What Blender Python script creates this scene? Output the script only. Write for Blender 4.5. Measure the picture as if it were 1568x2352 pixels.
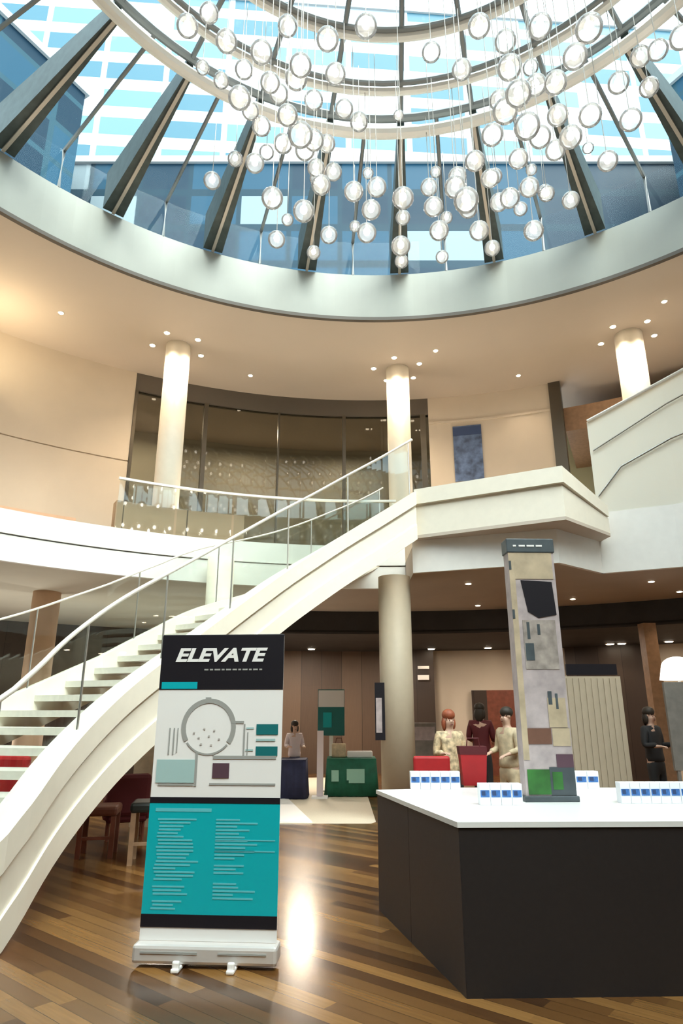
import bpy, bmesh, math, random
from mathutils import Vector, Matrix
import numpy as np
random.seed(7)
R = math.radians
scene = bpy.context.scene
COL = scene.collection
for o in list(bpy.data.objects):
    bpy.data.objects.remove(o)

# ------------------------------------------------------------------ camera
FPX, PITCH, EYE = 1500.0, math.atan(464 / 1500), 1.5
cam = bpy.data.objects.new('camera', bpy.data.cameras.new('camera'))
COL.objects.link(cam)
cam.location = (0, 0, EYE)
cam.rotation_euler = (R(90) + PITCH, 0, 0)
cam.data.sensor_fit = 'VERTICAL'
cam.data.sensor_height = 36.0
cam.data.lens = FPX / 2352 * 36.0
cam.data.clip_end = 400
scene.camera = cam

# ------------------------------------------------------------------ colour management, render hints
scene.view_settings.view_transform = 'Standard'
scene.view_settings.look = 'None'
scene.view_settings.gamma = 1
scene.view_settings.use_curve_mapping = False
scene.view_settings.exposure = 0.5
scene.cycles.use_denoising = True
scene.cycles.max_bounces = 8
scene.cycles.transparent_max_bounces = 24
scene.cycles.caustics_reflective = False
scene.cycles.caustics_refractive = False
scene.cycles.sample_clamp_indirect = 6

# ------------------------------------------------------------------ sky
SKY_STRENGTH = 3.6
world = bpy.data.worlds.new('sky')
scene.world = world
world.use_nodes = True
wn, wl = world.node_tree.nodes, world.node_tree.links
wn.clear()
w_out = wn.new('ShaderNodeOutputWorld'); w_bg = wn.new('ShaderNodeBackground')
w_tc = wn.new('ShaderNodeTexCoord'); w_noise = wn.new('ShaderNodeTexNoise'); w_ramp = wn.new('ShaderNodeValToRGB')
w_noise.inputs['Scale'].default_value = 2.6; w_noise.inputs['Detail'].default_value = 6
w_ramp.color_ramp.elements[0].position = 0.42; w_ramp.color_ramp.elements[0].color = (0.50, 0.68, 0.78, 1)
w_ramp.color_ramp.elements[1].position = 0.56; w_ramp.color_ramp.elements[1].color = (0.93, 0.97, 1.0, 1)
wl.new(w_tc.outputs['Generated'], w_noise.inputs['Vector'])
wl.new(w_noise.outputs['Fac'], w_ramp.inputs['Fac'])
wl.new(w_ramp.outputs['Color'], w_bg.inputs['Color'])
w_bg.inputs['Strength'].default_value = SKY_STRENGTH
wl.new(w_bg.outputs[0], w_out.inputs[0])

# ------------------------------------------------------------------ hazy sun through the cloud, from above and behind the camera
sun_d = bpy.data.lights.new('sun', 'SUN'); sun_d.energy = 7.5; sun_d.angle = R(50); sun_d.color = (1.0, 0.92, 0.82)
sun = bpy.data.objects.new('sun', sun_d); COL.objects.link(sun)
sun.rotation_euler = Vector((-0.38, 0.75, -1.0)).to_track_quat('-Z', 'Y').to_euler()

# ------------------------------------------------------------------ large warm lamps of the two storeys, unseen fill added among them
def area_lamp(name, loc, target, size, power, color):
    d = bpy.data.lights.new(name, 'AREA'); d.shape = 'DISK'; d.size = size; d.energy = power; d.color = color
    o = bpy.data.objects.new(name, d); COL.objects.link(o)
    o.location = loc
    o.rotation_euler = (Vector(target) - Vector(loc)).to_track_quat('-Z', 'Y').to_euler()
    return o
CX, CY = 0.6, 3.46
def pol(r, th, z=0.0):
    a = R(th)
    return Vector((CX + r * math.sin(a), CY + r * math.cos(a), z))
WARM = (1.0, 0.86, 0.68)
UP_FILL, SOFFIT_LIGHT = 16, 42
for th in (-120, -85, -60, -40, -22, -6, 14, 34, 56, 80, 120):          # unseen fill added behind the balcony edge to brighten the ceiling
    area_lamp('balcony fill', pol(8.9, th, 4.6), pol(8.5, th, 8.4), 0.7, UP_FILL, WARM)
for th in (-75, -50, -20, -6.7, 4, 18, 32, 48, 70):                      # ground floor ceiling lamps
    area_lamp('ground floor lamp', pol(12.6, th, 3.08), pol(12.6, th, 0), 0.6, SOFFIT_LIGHT * (2.2 if th == -6.7 else 1.0), (1.0, 0.86, 0.70))
area_lamp('ceiling glow fill', pol(9.3, -47, 7.3), pol(9.2, -43, 8.4), 0.4, 16, (1.0, 0.80, 0.50))  # unseen lamp added out of frame for the warm ceiling glow
for th in (-26, -14, -2):                                               # fill added to lighten the room behind the upper glazing
    area_lamp('gallery fill', pol(11.8, th, 8.2), pol(11.8, th, 4), 0.6, 75, (1.0, 0.91, 0.78))
for th in (-24, -38, -54):                                              # unseen fill added under the left balcony to brighten its soffit
    area_lamp('soffit fill', pol(11.2, th, 0.35), pol(11.2, th, 3.6), 0.5, 32, (1.0, 0.96, 0.86))

# ------------------------------------------------------------------ pixel helpers (1568 x 2352 frame)
cs, sn = math.cos(PITCH), math.sin(PITCH)
def ray(px, py):
    x = (px - 784) / FPX; y = -(py - 1176) / FPX
    return Vector((x, cs - y * sn, sn + y * cs))
O3 = Vector((0, 0, EYE))
def atZ(px, py, z):
    d = ray(px, py); return O3 + d * ((z - EYE) / d.z)
def atY(px, py, Y):
    d = ray(px, py); return O3 + d * (Y / d.y)
def atR(px, py, rad):                                                   # hit a cylinder around the atrium centre
    d = ray(px, py); a = d.x ** 2 + d.y ** 2; b = -d.x * CX - d.y * CY; c = CX ** 2 + CY ** 2 - rad ** 2
    return O3 + d * ((-b + math.sqrt(b * b - a * c)) / a)
def th_of(p):
    return math.degrees(math.atan2(p.x - CX, p.y - CY))

# ------------------------------------------------------------------ materials
def mat(name, col, rough=0.5, metal=0.0, emit=None, estr=0.0, noise=0.0, nscale=8.0, spec=0.5, coat=0.0):
    m = bpy.data.materials.new(name); m.use_nodes = True
    nt = m.node_tree; b = nt.nodes['Principled BSDF']
    b.inputs['Base Color'].default_value = (*col, 1); b.inputs['Roughness'].default_value = rough
    b.inputs['Metallic'].default_value = metal; b.inputs['Specular IOR Level'].default_value = spec
    b.inputs['Coat Weight'].default_value = coat
    if emit:
        b.inputs['Emission Color'].default_value = (*emit, 1); b.inputs['Emission Strength'].default_value = estr
    if noise:
        tc = nt.nodes.new('ShaderNodeTexCoord'); n = nt.nodes.new('ShaderNodeTexNoise'); r = nt.nodes.new('ShaderNodeValToRGB')
        n.inputs['Scale'].default_value = nscale; n.inputs['Detail'].default_value = 5
        r.color_ramp.elements[0].position = 0.3; r.color_ramp.elements[1].position = 0.7
        r.color_ramp.elements[0].color = (*[max(0, c * (1 - noise)) for c in col], 1)
        r.color_ramp.elements[1].color = (*[min(1, c * (1 + noise)) for c in col], 1)
        nt.links.new(tc.outputs['Object'], n.inputs['Vector']); nt.links.new(n.outputs['Fac'], r.inputs['Fac'])
        nt.links.new(r.outputs['Color'], b.inputs['Base Color'])
    return m

def glass_mat(name, tint, gloss=0.08, rough=0.02, fres=True, body=None, body_w=0.0):
    """thin pane: tinted see-through with a Fresnel reflection and, if asked, a milky body"""
    m = bpy.data.materials.new(name); m.use_nodes = True
    nt = m.node_tree; nt.nodes.clear()
    out = nt.nodes.new('ShaderNodeOutputMaterial'); tr = nt.nodes.new('ShaderNodeBsdfTransparent')
    gl = nt.nodes.new('ShaderNodeBsdfGlossy'); mx = nt.nodes.new('ShaderNodeMixShader')
    tr.inputs['Color'].default_value = (*tint, 1); gl.inputs['Roughness'].default_value = rough
    if fres:
        lw = nt.nodes.new('ShaderNodeLayerWeight'); lw.inputs['Blend'].default_value = gloss
        nt.links.new(lw.outputs['Fresnel'], mx.inputs[0])
    else:
        mx.inputs[0].default_value = gloss
    base = tr.outputs[0]
    if body:
        df = nt.nodes.new('ShaderNodeBsdfTranslucent'); df.inputs['Color'].default_value = (*body, 1)
        d2 = nt.nodes.new('ShaderNodeBsdfDiffuse'); d2.inputs['Color'].default_value = (*body, 1)
        a = nt.nodes.new('ShaderNodeMixShader'); a.inputs[0].default_value = 0.6
        nt.links.new(df.outputs[0], a.inputs[1]); nt.links.new(d2.outputs[0], a.inputs[2])
        m2 = nt.nodes.new('ShaderNodeMixShader'); m2.inputs[0].default_value = body_w
        nt.links.new(base, m2.inputs[1]); nt.links.new(a.outputs[0], m2.inputs[2]); base = m2.outputs[0]
    nt.links.new(base, mx.inputs[1]); nt.links.new(gl.outputs[0], mx.inputs[2])
    nt.links.new(mx.outputs[0], out.inputs[0])
    return m

def plank_mat(name, angle, width, length, cols, rough, gap=0.02, spec=0.5, axis='XY', coat=0.0):
    """boards with a random tone each; axis XY for floors, XZ for walls"""
    m = bpy.data.materials.new(name); m.use_nodes = True
    nt = m.node_tree; N = nt.nodes.new; L = nt.links.new
    b = nt.nodes['Principled BSDF']
    tc = N('ShaderNodeTexCoord'); mp = N('ShaderNodeMapping'); mp.inputs['Rotation'].default_value = (0, 0, R(angle))
    L(tc.outputs['Object'], mp.inputs['Vector'])
    sp = N('ShaderNodeSeparateXYZ'); L(mp.outputs['Vector'], sp.inputs[0])
    def mth(op, a, b_=None):
        n = N('ShaderNodeMath'); n.operation = op
        for i, v in enumerate((a, b_)):
            if v is None: continue
            if isinstance(v, (int, float)): n.inputs[i].default_value = v
            else: L(v, n.inputs[i])
        return n.outputs[0]
    U, V = (sp.outputs['X'], sp.outputs['Y']) if axis == 'XY' else (sp.outputs['Z'], sp.outputs['X'])
    rv = mth('DIVIDE', V, width); row = mth('FLOOR', rv)
    wn1 = N('ShaderNodeTexWhiteNoise'); wn1.noise_dimensions = '1D'; L(row, wn1.inputs['W'])
    ru = mth('ADD', mth('DIVIDE', U, length), mth('MULTIPLY', wn1.outputs['Value'], 7.3)); cell = mth('FLOOR', ru)
    cb = N('ShaderNodeCombineXYZ'); L(row, cb.inputs[0]); L(cell, cb.inputs[1])
    wn2 = N('ShaderNodeTexWhiteNoise'); wn2.noise_dimensions = '2D'; L(cb.outputs[0], wn2.inputs['Vector'])
    nz = N('ShaderNodeTexNoise'); nz.inputs['Scale'].default_value = 3; nz.inputs['Detail'].default_value = 6
    sc = N('ShaderNodeMapping'); sc.inputs['Scale'].default_value = (1, 14, 1) if axis == 'XY' else (14, 14, 1)
    L(mp.outputs['Vector'], sc.inputs['Vector']); L(sc.outputs['Vector'], nz.inputs['Vector'])
    f = mth('ADD', mth('MULTIPLY', wn2.outputs['Value'], 0.75), mth('MULTIPLY', nz.outputs['Fac'], 0.3))
    rp = N('ShaderNodeValToRGB'); e = rp.color_ramp.elements
    e[0].position = 0.1; e[0].color = (*cols[0], 1); e[1].position = 0.95; e[1].color = (*cols[-1], 1)
    for i, c in enumerate(cols[1:-1]):
        k = e.new(0.1 + 0.85 * (i + 1) / (len(cols) - 1)); k.color = (*c, 1)
    L(f, rp.inputs['Fac'])
    fr = mth('FRACT', rv); edge = mth('LESS_THAN', fr, gap)
    mx = N('ShaderNodeMix'); mx.data_type = 'RGBA'; L(edge, mx.inputs['Factor'])
    L(rp.outputs['Color'], mx.inputs['A']); mx.inputs['B'].default_value = (*[c * 0.35 for c in cols[0]], 1)
    L(mx.outputs['Result'], b.inputs['Base Color'])
    b.inputs['Roughness'].default_value = rough; b.inputs['Specular IOR Level'].default_value = spec; b.inputs['Coat Weight'].default_value = coat
    b.inputs['Coat Roughness'].default_value = 0.17
    return m

def facade_mat(name, fw, fh, glass, frame, spandrel=0.28):
    """curtain wall: storey bands and mullions"""
    m = bpy.data.materials.new(name); m.use_nodes = True
    nt = m.node_tree; N = nt.nodes.new; L = nt.links.new; b = nt.nodes['Principled BSDF']
    tc = N('ShaderNodeTexCoord'); sp = N('ShaderNodeSeparateXYZ'); L(tc.outputs['Object'], sp.inputs[0])
    def mth(op, a, b_=None):
        n = N('ShaderNodeMath'); n.operation = op
        for i, v in enumerate((a, b_)):
            if v is None: continue
            if isinstance(v, (int, float)): n.inputs[i].default_value = v
            else: L(v, n.inputs[i])
        return n.outputs[0]
    h = mth('ADD', sp.outputs['X'], sp.outputs['Y'])
    cu, cv = mth('DIVIDE', h, fw), mth('DIVIDE', sp.outputs['Z'], fh)
    fu, fv = mth('FRACT', cu), mth('FRACT', cv)
    bar = mth('MAXIMUM', mth('LESS_THAN', fu, 0.09), mth('LESS_THAN', fv, spandrel))
    cb = N('ShaderNodeCombineXYZ'); L(mth('FLOOR', cu), cb.inputs[0]); L(mth('FLOOR', cv), cb.inputs[1])
    wn_ = N('ShaderNodeTexWhiteNoise'); wn_.noise_dimensions = '2D'; L(cb.outputs[0], wn_.inputs['Vector'])
    rp = N('ShaderNodeValToRGB'); rp.color_ramp.interpolation = 'CONSTANT'
    e = rp.color_ramp.elements; e[0].color = (*glass[0], 1); e[1].position = 0.45; e[1].color = (*glass[1], 1)
    k = e.new(0.86); k.color = (*glass[2], 1)
    L(wn_.outputs['Value'], rp.inputs['Fac'])
    mx = N('ShaderNodeMix'); mx.data_type = 'RGBA'; L(bar, mx.inputs['Factor']); L(rp.outputs['Color'], mx.inputs['A'])
    mx.inputs['B'].default_value = (*frame, 1)
    L(mx.outputs['Result'], b.inputs['Base Color']); b.inputs['Roughness'].default_value = 0.5; b.inputs['Specular IOR Level'].default_value = 0.15
    return m

M = {}
M['white'] = mat('white paint', (0.86, 0.84, 0.80), 0.45, noise=0.02)
M['stair'] = mat('cream stair paint', (0.88, 0.82, 0.70), 0.42, noise=0.02)
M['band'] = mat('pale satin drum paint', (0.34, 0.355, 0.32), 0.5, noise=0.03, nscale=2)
M['cream'] = mat('cream wall paint', (0.68, 0.59, 0.48), 0.6, noise=0.03, nscale=1.5)
M['tan'] = mat('tan ceiling paint', (0.58, 0.50, 0.42), 0.7, noise=0.02, nscale=1.0)
M['beige'] = mat('beige column paint', (0.50, 0.42, 0.31), 0.55, noise=0.03)
M['peach'] = mat('peach wall panel', (0.80, 0.55, 0.38), 0.6, noise=0.04)
M['soffit_pale'] = mat('olive grey paint and soffit bounce', (0.62, 0.60, 0.50), 0.7, noise=0.04, nscale=1.5)  # plain paint for the gallery wall; on the soffit it holds bounced light
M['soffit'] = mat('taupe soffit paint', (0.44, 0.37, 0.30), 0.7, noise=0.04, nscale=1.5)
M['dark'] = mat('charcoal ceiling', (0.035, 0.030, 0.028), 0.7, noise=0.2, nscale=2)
M['darkline'] = mat('bronze shadow trim', (0.10, 0.085, 0.07), 0.6)
M['bronze'] = mat('bronze metal', (0.10, 0.085, 0.065), 0.35, 0.6)
M['fin'] = mat('dark steel beam', (0.055, 0.075, 0.075), 0.5, 0.2, noise=0.2)
M['flange'] = mat('pale beam flange', (0.50, 0.46, 0.40), 0.4, 0.3)
M['ring'] = mat('white enamelled ring', (0.88, 0.86, 0.80), 0.35)
M['mullion'] = mat('grey mullion', (0.20, 0.21, 0.21), 0.45, 0.3)
M['skyglass'] = glass_mat('skylight glass', (0.86, 0.925, 0.935), 0.10)
M['clear'] = glass_mat('clear balustrade glass', (0.94, 0.965, 0.955), 0.045, fres=False)
M['frost'] = glass_mat('frosted glass', (0.9, 0.95, 0.92), 0.15, 0.3, body=(0.97, 0.97, 0.90), body_w=0.95)
M['bronzeglass'] = glass_mat('bronze glazing', (0.46, 0.43, 0.37), 0.24)
M['globe'] = glass_mat('blown glass', (0.95, 0.96, 0.96), 0.22, 0.06, body=(1.0, 0.98, 0.95), body_w=0.18)
M['bulb'] = mat('lit bulb', (1, 1, 1), 0.3, emit=(1.0, 0.93, 0.82), estr=14.0)
M['wire'] = mat('steel wire', (0.30, 0.27, 0.24), 0.4, 0.7)
M['lamp'] = mat('lit downlight', (1, 1, 1), 0.3, emit=(1.0, 0.84, 0.62), estr=22.0)
M['steel'] = mat('brushed steel', (0.62, 0.61, 0.58), 0.3, 0.85)
M['rail'] = mat('satin white rail', (0.80, 0.76, 0.70), 0.3, 0.2)
M['tread'] = mat('pale stone tread', (0.70, 0.67, 0.60), 0.5, noise=0.05, nscale=20)
M['timberlow'] = plank_mat('timber bench', 0, 0.5, 2, [(0.34, 0.225, 0.13), (0.42, 0.29, 0.18)], 0.5)
M['wood'] = plank_mat('parquet boards', 40, 0.11, 1.9, [(0.030, 0.011, 0.004), (0.105, 0.042, 0.011), (0.165, 0.074, 0.020), (0.30, 0.145, 0.042)], 0.26, 0.03, 0.4, coat=0.4)
M['walnut'] = plank_mat('walnut wall boards', 0, 0.55, 5, [(0.055, 0.032, 0.022), (0.15, 0.095, 0.062)], 0.5, 0.02, axis='XZ')
M['darkwood'] = plank_mat('dark timber wall', 0, 0.5, 5, [(0.035, 0.022, 0.017), (0.06, 0.04, 0.03)], 0.45, 0.02, axis='XZ')
M['carpet'] = mat('pale carpet', (0.66, 0.58, 0.46), 0.9, noise=0.06, nscale=60)
M['charcoal'] = mat('charcoal laminate', (0.045, 0.036, 0.036), 0.5, noise=0.08, nscale=30)
M['charcoal2'] = mat('dark laminate front', (0.020, 0.016, 0.016), 0.5, noise=0.08, nscale=30)
M['countertop'] = mat('white solid surface', (0.88, 0.88, 0.86), 0.25)
M['black'] = mat('black print', (0.012, 0.010, 0.014), 0.5, spec=0.25)
M['navy'] = mat('navy fabric', (0.02, 0.022, 0.06), 0.8, noise=0.2)
M['teal'] = mat('teal print', (0.0, 0.43, 0.49), 0.4)
M['tealdark'] = mat('dark teal print', (0.01, 0.16, 0.17), 0.4)
M['tealpale'] = mat('pale teal print', (0.40, 0.58, 0.57), 0.4)
M['textpale'] = mat('pale aqua lettering', (0.12, 0.54, 0.60), 0.4)
M['print'] = mat('white print', (0.90, 0.88, 0.86), 0.4)
M['lineprint'] = mat('grey line print', (0.36, 0.36, 0.34), 0.5)
M['plum'] = mat('plum print', (0.10, 0.05, 0.07), 0.5)
M['silver'] = mat('silver base', (0.70, 0.66, 0.63), 0.4, 0.3)
M['green'] = mat('green cloth', (0.012, 0.13, 0.075), 0.7, noise=0.15)
M['greenpale'] = mat('pale green print', (0.35, 0.62, 0.50), 0.7)
M['grass'] = mat('green print', (0.035, 0.16, 0.03), 0.5, noise=0.4, nscale=6)
M['red'] = mat('red fabric', (0.42, 0.012, 0.016), 0.6, noise=0.1)
M['maroon'] = mat('maroon', (0.10, 0.008, 0.012), 0.7)
M['blueprint'] = mat('blue print', (0.05, 0.17, 0.48), 0.4, noise=0.3, nscale=40)
M['bluedark'] = mat('dark blue print', (0.03, 0.06, 0.16), 0.4)
M['paper'] = mat('white card', (0.84, 0.86, 0.90), 0.5)
M['greyprint'] = mat('grey brown photo print', (0.33, 0.28, 0.25), 0.5, noise=0.35, nscale=12)
M['lilac'] = mat('lilac photo print', (0.44, 0.37, 0.37), 0.5, noise=0.2, nscale=9)
M['sandprint'] = mat('sand print', (0.48, 0.38, 0.26), 0.5, noise=0.2, nscale=7)
M['brownprint'] = mat('brown print', (0.16, 0.075, 0.05), 0.5, noise=0.15)
M['slate'] = mat('slate print', (0.06, 0.075, 0.085), 0.5, noise=0.2)
M['bluegrey'] = mat('blue photo print', (0.10, 0.15, 0.28), 0.4, noise=0.7, nscale=5)
M['oak'] = mat('oak', (0.36, 0.22, 0.13), 0.5, noise=0.15, nscale=12)
M['redwood'] = mat('red stained wood', (0.20, 0.06, 0.035), 0.45, noise=0.2)
M['blackpad'] = mat('black upholstery', (0.012, 0.016, 0.014), 0.5)
M['shade'] = mat('lit white lamp shade', (0.9, 0.9, 0.88), 0.6, emit=(1.0, 0.95, 0.88), estr=2.2)
M['greymetal'] = mat('grey screen', (0.22, 0.20, 0.18), 0.5, noise=0.15)
M['sage'] = mat('sage wall paint', (0.42, 0.41, 0.26), 0.6)
M['skin'] = mat('skin', (0.62, 0.40, 0.30), 0.5)
M['hair_red'] = mat('red hair', (0.30, 0.075, 0.03), 0.6, noise=0.3, nscale=30)
M['hair_dark'] = mat('dark hair', (0.03, 0.022, 0.015), 0.6)
M['floral'] = mat('patterned blouse', (0.55, 0.42, 0.26), 0.7, noise=0.6, nscale=16)
M['jacket'] = mat('cream jacket', (0.62, 0.50, 0.33), 0.7, noise=0.25, nscale=10)
M['blackcloth'] = mat('black clothes', (0.022, 0.022, 0.024), 0.8)
M['whitecloth'] = mat('white shirt', (0.74, 0.64, 0.66), 0.8)
M['shoe'] = mat('dark shoe', (0.02, 0.017, 0.015), 0.5)
M['facade'] = facade_mat('blue curtain wall', 5.2, 4.4, ((0.002, 0.018, 0.035), (0.007, 0.044, 0.078), (0.16, 0.20, 0.22)), (0.004, 0.024, 0.040), 0.2)
M['facade2'] = facade_mat('banded tower', 9.0, 5.2, ((0.05, 0.12, 0.16), (0.10, 0.18, 0.22), (0.30, 0.32, 0.34)), (0.42, 0.43, 0.44), 0.40)
M['facade3'] = facade_mat('dark blue curtain wall', 6.0, 4.0, ((0.002, 0.018, 0.035), (0.010, 0.050, 0.085), (0.26, 0.31, 0.33)), (0.015, 0.05, 0.07), 0.14)
M['roofgrey'] = mat('grey roof', (0.3, 0.3, 0.3), 0.8)

# ------------------------------------------------------------------ builders
def new(name, bm, m, parent=None, smooth=False, loc=None):
    me = bpy.data.meshes.new(name)
    bmesh.ops.recalc_face_normals(bm, faces=bm.faces)
    bm.to_mesh(me); bm.free()
    for k in (m if isinstance(m, (list, tuple)) else [m]): me.materials.append(M[k] if isinstance(k, str) else k)
    if smooth:
        for p in me.polygons: p.use_smooth = True
    o = bpy.data.objects.new(name, me); COL.objects.link(o)
    if parent is not None:
        o.parent = parent
    if loc is not None: o.location = loc
    return o
def tag(o, label, cat, group=None):
    o['label'] = label; o['category'] = cat
    if group: o['group'] = group
    return o
def thing(name, label, cat, loc=(0, 0, 0), rz=0.0, group=None):
    o = bpy.data.objects.new(name, None); COL.objects.link(o); o.empty_display_size = 0.1
    o.location = loc; o.rotation_euler = (0, 0, rz)
    return tag(o, label, cat, group)
def struct(name, bm, m, smooth=False, parent=None):
    o = new(name, bm, m, parent, smooth)
    if parent is None: o['kind'] = 'structure'
    return o
def copy_tree(o, parent=None):
    c = o.copy(); COL.objects.link(c)
    if parent is not None: c.parent = parent
    for ch in [k for k in o.children]: copy_tree(ch, c)
    return c
def shift(parent, *objs):                                               # parts built in world coordinates
    for o in objs: o.location = -Vector(parent.location)

def box(bm, c, s, rz=0.0, mi=0, rx=0.0, bev=0.0):
    mt = Matrix.Translation(c) @ Matrix.Rotation(rz, 4, 'Z') @ Matrix.Rotation(rx, 4, 'X') @ Matrix.Diagonal((*s, 1))
    g = bmesh.ops.create_cube(bm, size=1.0, matrix=mt)
    fs = {f for v in g['verts'] for f in v.link_faces}
    for f in fs: f.material_index = mi
    if bev:
        es = list({e for v in g['verts'] for e in v.link_edges})
        r = bmesh.ops.bevel(bm, geom=es, offset=bev, segments=2, affect='EDGES', profile=0.5)
        for f in r['faces']: f.material_index = mi
def cyl(bm, c, r, h, seg=24, r2=None, mi=0):                            # stands on c
    g = bmesh.ops.create_cone(bm, cap_ends=True, segments=seg, radius1=r, radius2=r if r2 is None else r2, depth=h,
                              matrix=Matrix.Translation(Vector(c) + Vector((0, 0, h / 2))))
    for f in {f for v in g['verts'] for f in v.link_faces}: f.material_index = mi
def sph(bm, c, r, seg=16, sc=(1, 1, 1), mi=0):
    g = bmesh.ops.create_uvsphere(bm, u_segments=seg, v_segments=max(6, seg * 2 // 3), radius=r,
                                  matrix=Matrix.Translation(c) @ Matrix.Diagonal((*sc, 1)))
    for f in {f for v in g['verts'] for f in v.link_faces}: f.material_index = mi
def tube(bm, pts, r, seg=8, mi=0):
    pts = [Vector(p) for p in pts]; rings = []
    for i, p in enumerate(pts):
        t = (pts[min(i + 1, len(pts) - 1)] - pts[max(i - 1, 0)]).normalized()
        a = t.cross(Vector((0, 0, 1)))
        if a.length < 1e-3: a = Vector((1, 0, 0))
        a.normalize(); b = t.cross(a)
        rr = r[i] if isinstance(r, (list, tuple)) else r
        rings.append([bm.verts.new(p + (a * math.cos(k * 2 * math.pi / seg) + b * math.sin(k * 2 * math.pi / seg)) * rr) for k in range(seg)])
    for A, B in zip(rings, rings[1:]):
        for k in range(seg):
            f = bm.faces.new((A[k], A[(k + 1) % seg], B[(k + 1) % seg], B[k])); f.material_index = mi
    bm.faces.new(rings[0]); bm.faces.new(rings[-1])
def arc(bm, prof, t0, t1, step=2.0, mi=0):
    """closed (r, z) profile swept around the atrium centre from angle t0 to t1"""
    full = abs((t1 - t0) - 360) < 1e-6
    n = max(2, int(math.ceil((t1 - t0) / step)))
    rings = []
    for i in range(n if full else n + 1):
        th = t0 + (t1 - t0) * i / n
        rings.append([bm.verts.new(pol(r, th, z)) for r, z in prof])
    k = len(prof)
    pairs = list(zip(rings, rings[1:])) + ([(rings[-1], rings[0])] if full else [])
    for A, B in pairs:
        for j in range(k):
            f = bm.faces.new((A[j], A[(j + 1) % k], B[(j + 1) % k], B[j])); f.material_index = mi
    if not full:
        bm.faces.new(rings[0]); bm.faces.new(rings[-1])
def prism(bm, poly, z0, z1, mi=0):
    A = [bm.verts.new((p[0], p[1], z0)) for p in poly]; B = [bm.verts.new((p[0], p[1], z1)) for p in poly]
    fs = [bm.faces.new(A), bm.faces.new(B)]
    for i in range(len(poly)):
        j = (i + 1) % len(poly); fs.append(bm.faces.new((A[i], A[j], B[j], B[i])))
    for f in fs: f.material_index = mi
def strip(bm, sections, mi=0):
    """loft of equal-length point loops"""
    rings = [[bm.verts.new(p) for p in s] for s in sections]; k = len(rings[0])
    for A, B in zip(rings, rings[1:]):
        for j in range(k):
            f = bm.faces.new((A[j], A[(j + 1) % k], B[(j + 1) % k], B[j])); f.material_index = mi
    bm.faces.new(rings[0]); bm.faces.new(rings[-1])
def ringbox(r0, r1, z0, z1): return [(r0, z0), (r1, z0), (r1, z1), (r0, z1)]
def BM(): return bmesh.new()

# ================================================================== THE SETTING
ZC, ZF, ZS = 8.4, 4.1, 3.65                                             # upper ceiling, upper floor, lower soffit
RO, RW = 6.9, 10.15                                                     # skylight opening, upper wall
# ground floor
bm = BM(); prism(bm, [pol(15.2, t) for t in range(0, 360, 6)], -0.1, 0.0)
struct('floor', bm, 'wood')
bm = BM(); arc(bm, ringbox(15.0, 15.3, 0, ZS), -180, -12, 3); struct('wall_left', bm, 'darkwood')
bm = BM(); arc(bm, ringbox(15.0, 15.3, 0, ZS), -12, 4.5, 1.5); struct('wall_back', bm, 'walnut')
bm = BM(); arc(bm, ringbox(15.0, 15.3, 0, ZS), 4.5, 180, 3); struct('wall_right', bm, 'cream')
# upper ceiling with its round opening, and the drum
bm = BM(); arc(bm, ringbox(RO + 0.06, 13.6, ZC, ZC + 0.35), 0, 360, 2); struct('ceiling', bm, 'tan')
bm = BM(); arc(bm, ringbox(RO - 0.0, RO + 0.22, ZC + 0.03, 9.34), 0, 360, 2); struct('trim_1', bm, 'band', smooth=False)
bm = BM(); arc(bm, ringbox(RO - 0.015, RO + 0.06, ZC - 0.035, ZC + 0.03), 0, 360, 2); struct('trim_2', bm, 'darkline')
# slab of the upper floor: inner edge follows the balcony, the landing bay and the right hand balcony
A_ = Vector((1.15, 10.2)); B_ = Vector((3.2, 9.48)); C_ = Vector((4.15, 10.25)); D_ = Vector((5.2, 9.75))
thA = math.degrees(math.asin((1.15 - CX) / 8.1))
left_arc = [pol(8.1, t) for t in np.arange(-180, thA, 4)] + [pol(8.1, thA)]
thD = th_of(Vector((5.2, 9.75, 0)))
right_arc = [pol(7.8, t) for t in np.arange(thD + 4, 180, 4)]
edge = [Vector((p.x, p.y)) for p in left_arc] + [A_, B_, C_, D_] + [Vector((p.x, p.y)) for p in right_arc]
def slab(bm, inner, rout, z0, z1):
    outer = []
    for p in inner:
        d = Vector((p.x - CX, p.y - CY)).normalized(); outer.append(Vector((CX, CY)) + d * rout)
    n = len(inner)
    L_ = [[bm.verts.new((q.x, q.y, z)) for q in pts] for pts, z in ((inner, z0), (outer, z0), (outer, z1), (inner, z1))]
    for i in range(n):
        j = (i + 1) % n
        for a in range(4):
            b = (a + 1) % 4; bm.faces.new((L_[a][i], L_[a][j], L_[b][j], L_[b][i]))
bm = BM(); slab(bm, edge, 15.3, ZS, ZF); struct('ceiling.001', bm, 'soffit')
bm = BM(); arc(bm, ringbox(8.12, 14.95, ZS - 0.015, ZS - 0.002), -120, -9, 2); struct('ceiling.005', bm, 'soffit_pale')  # left soffit toned paler, skylight bounce put into its colour
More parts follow.
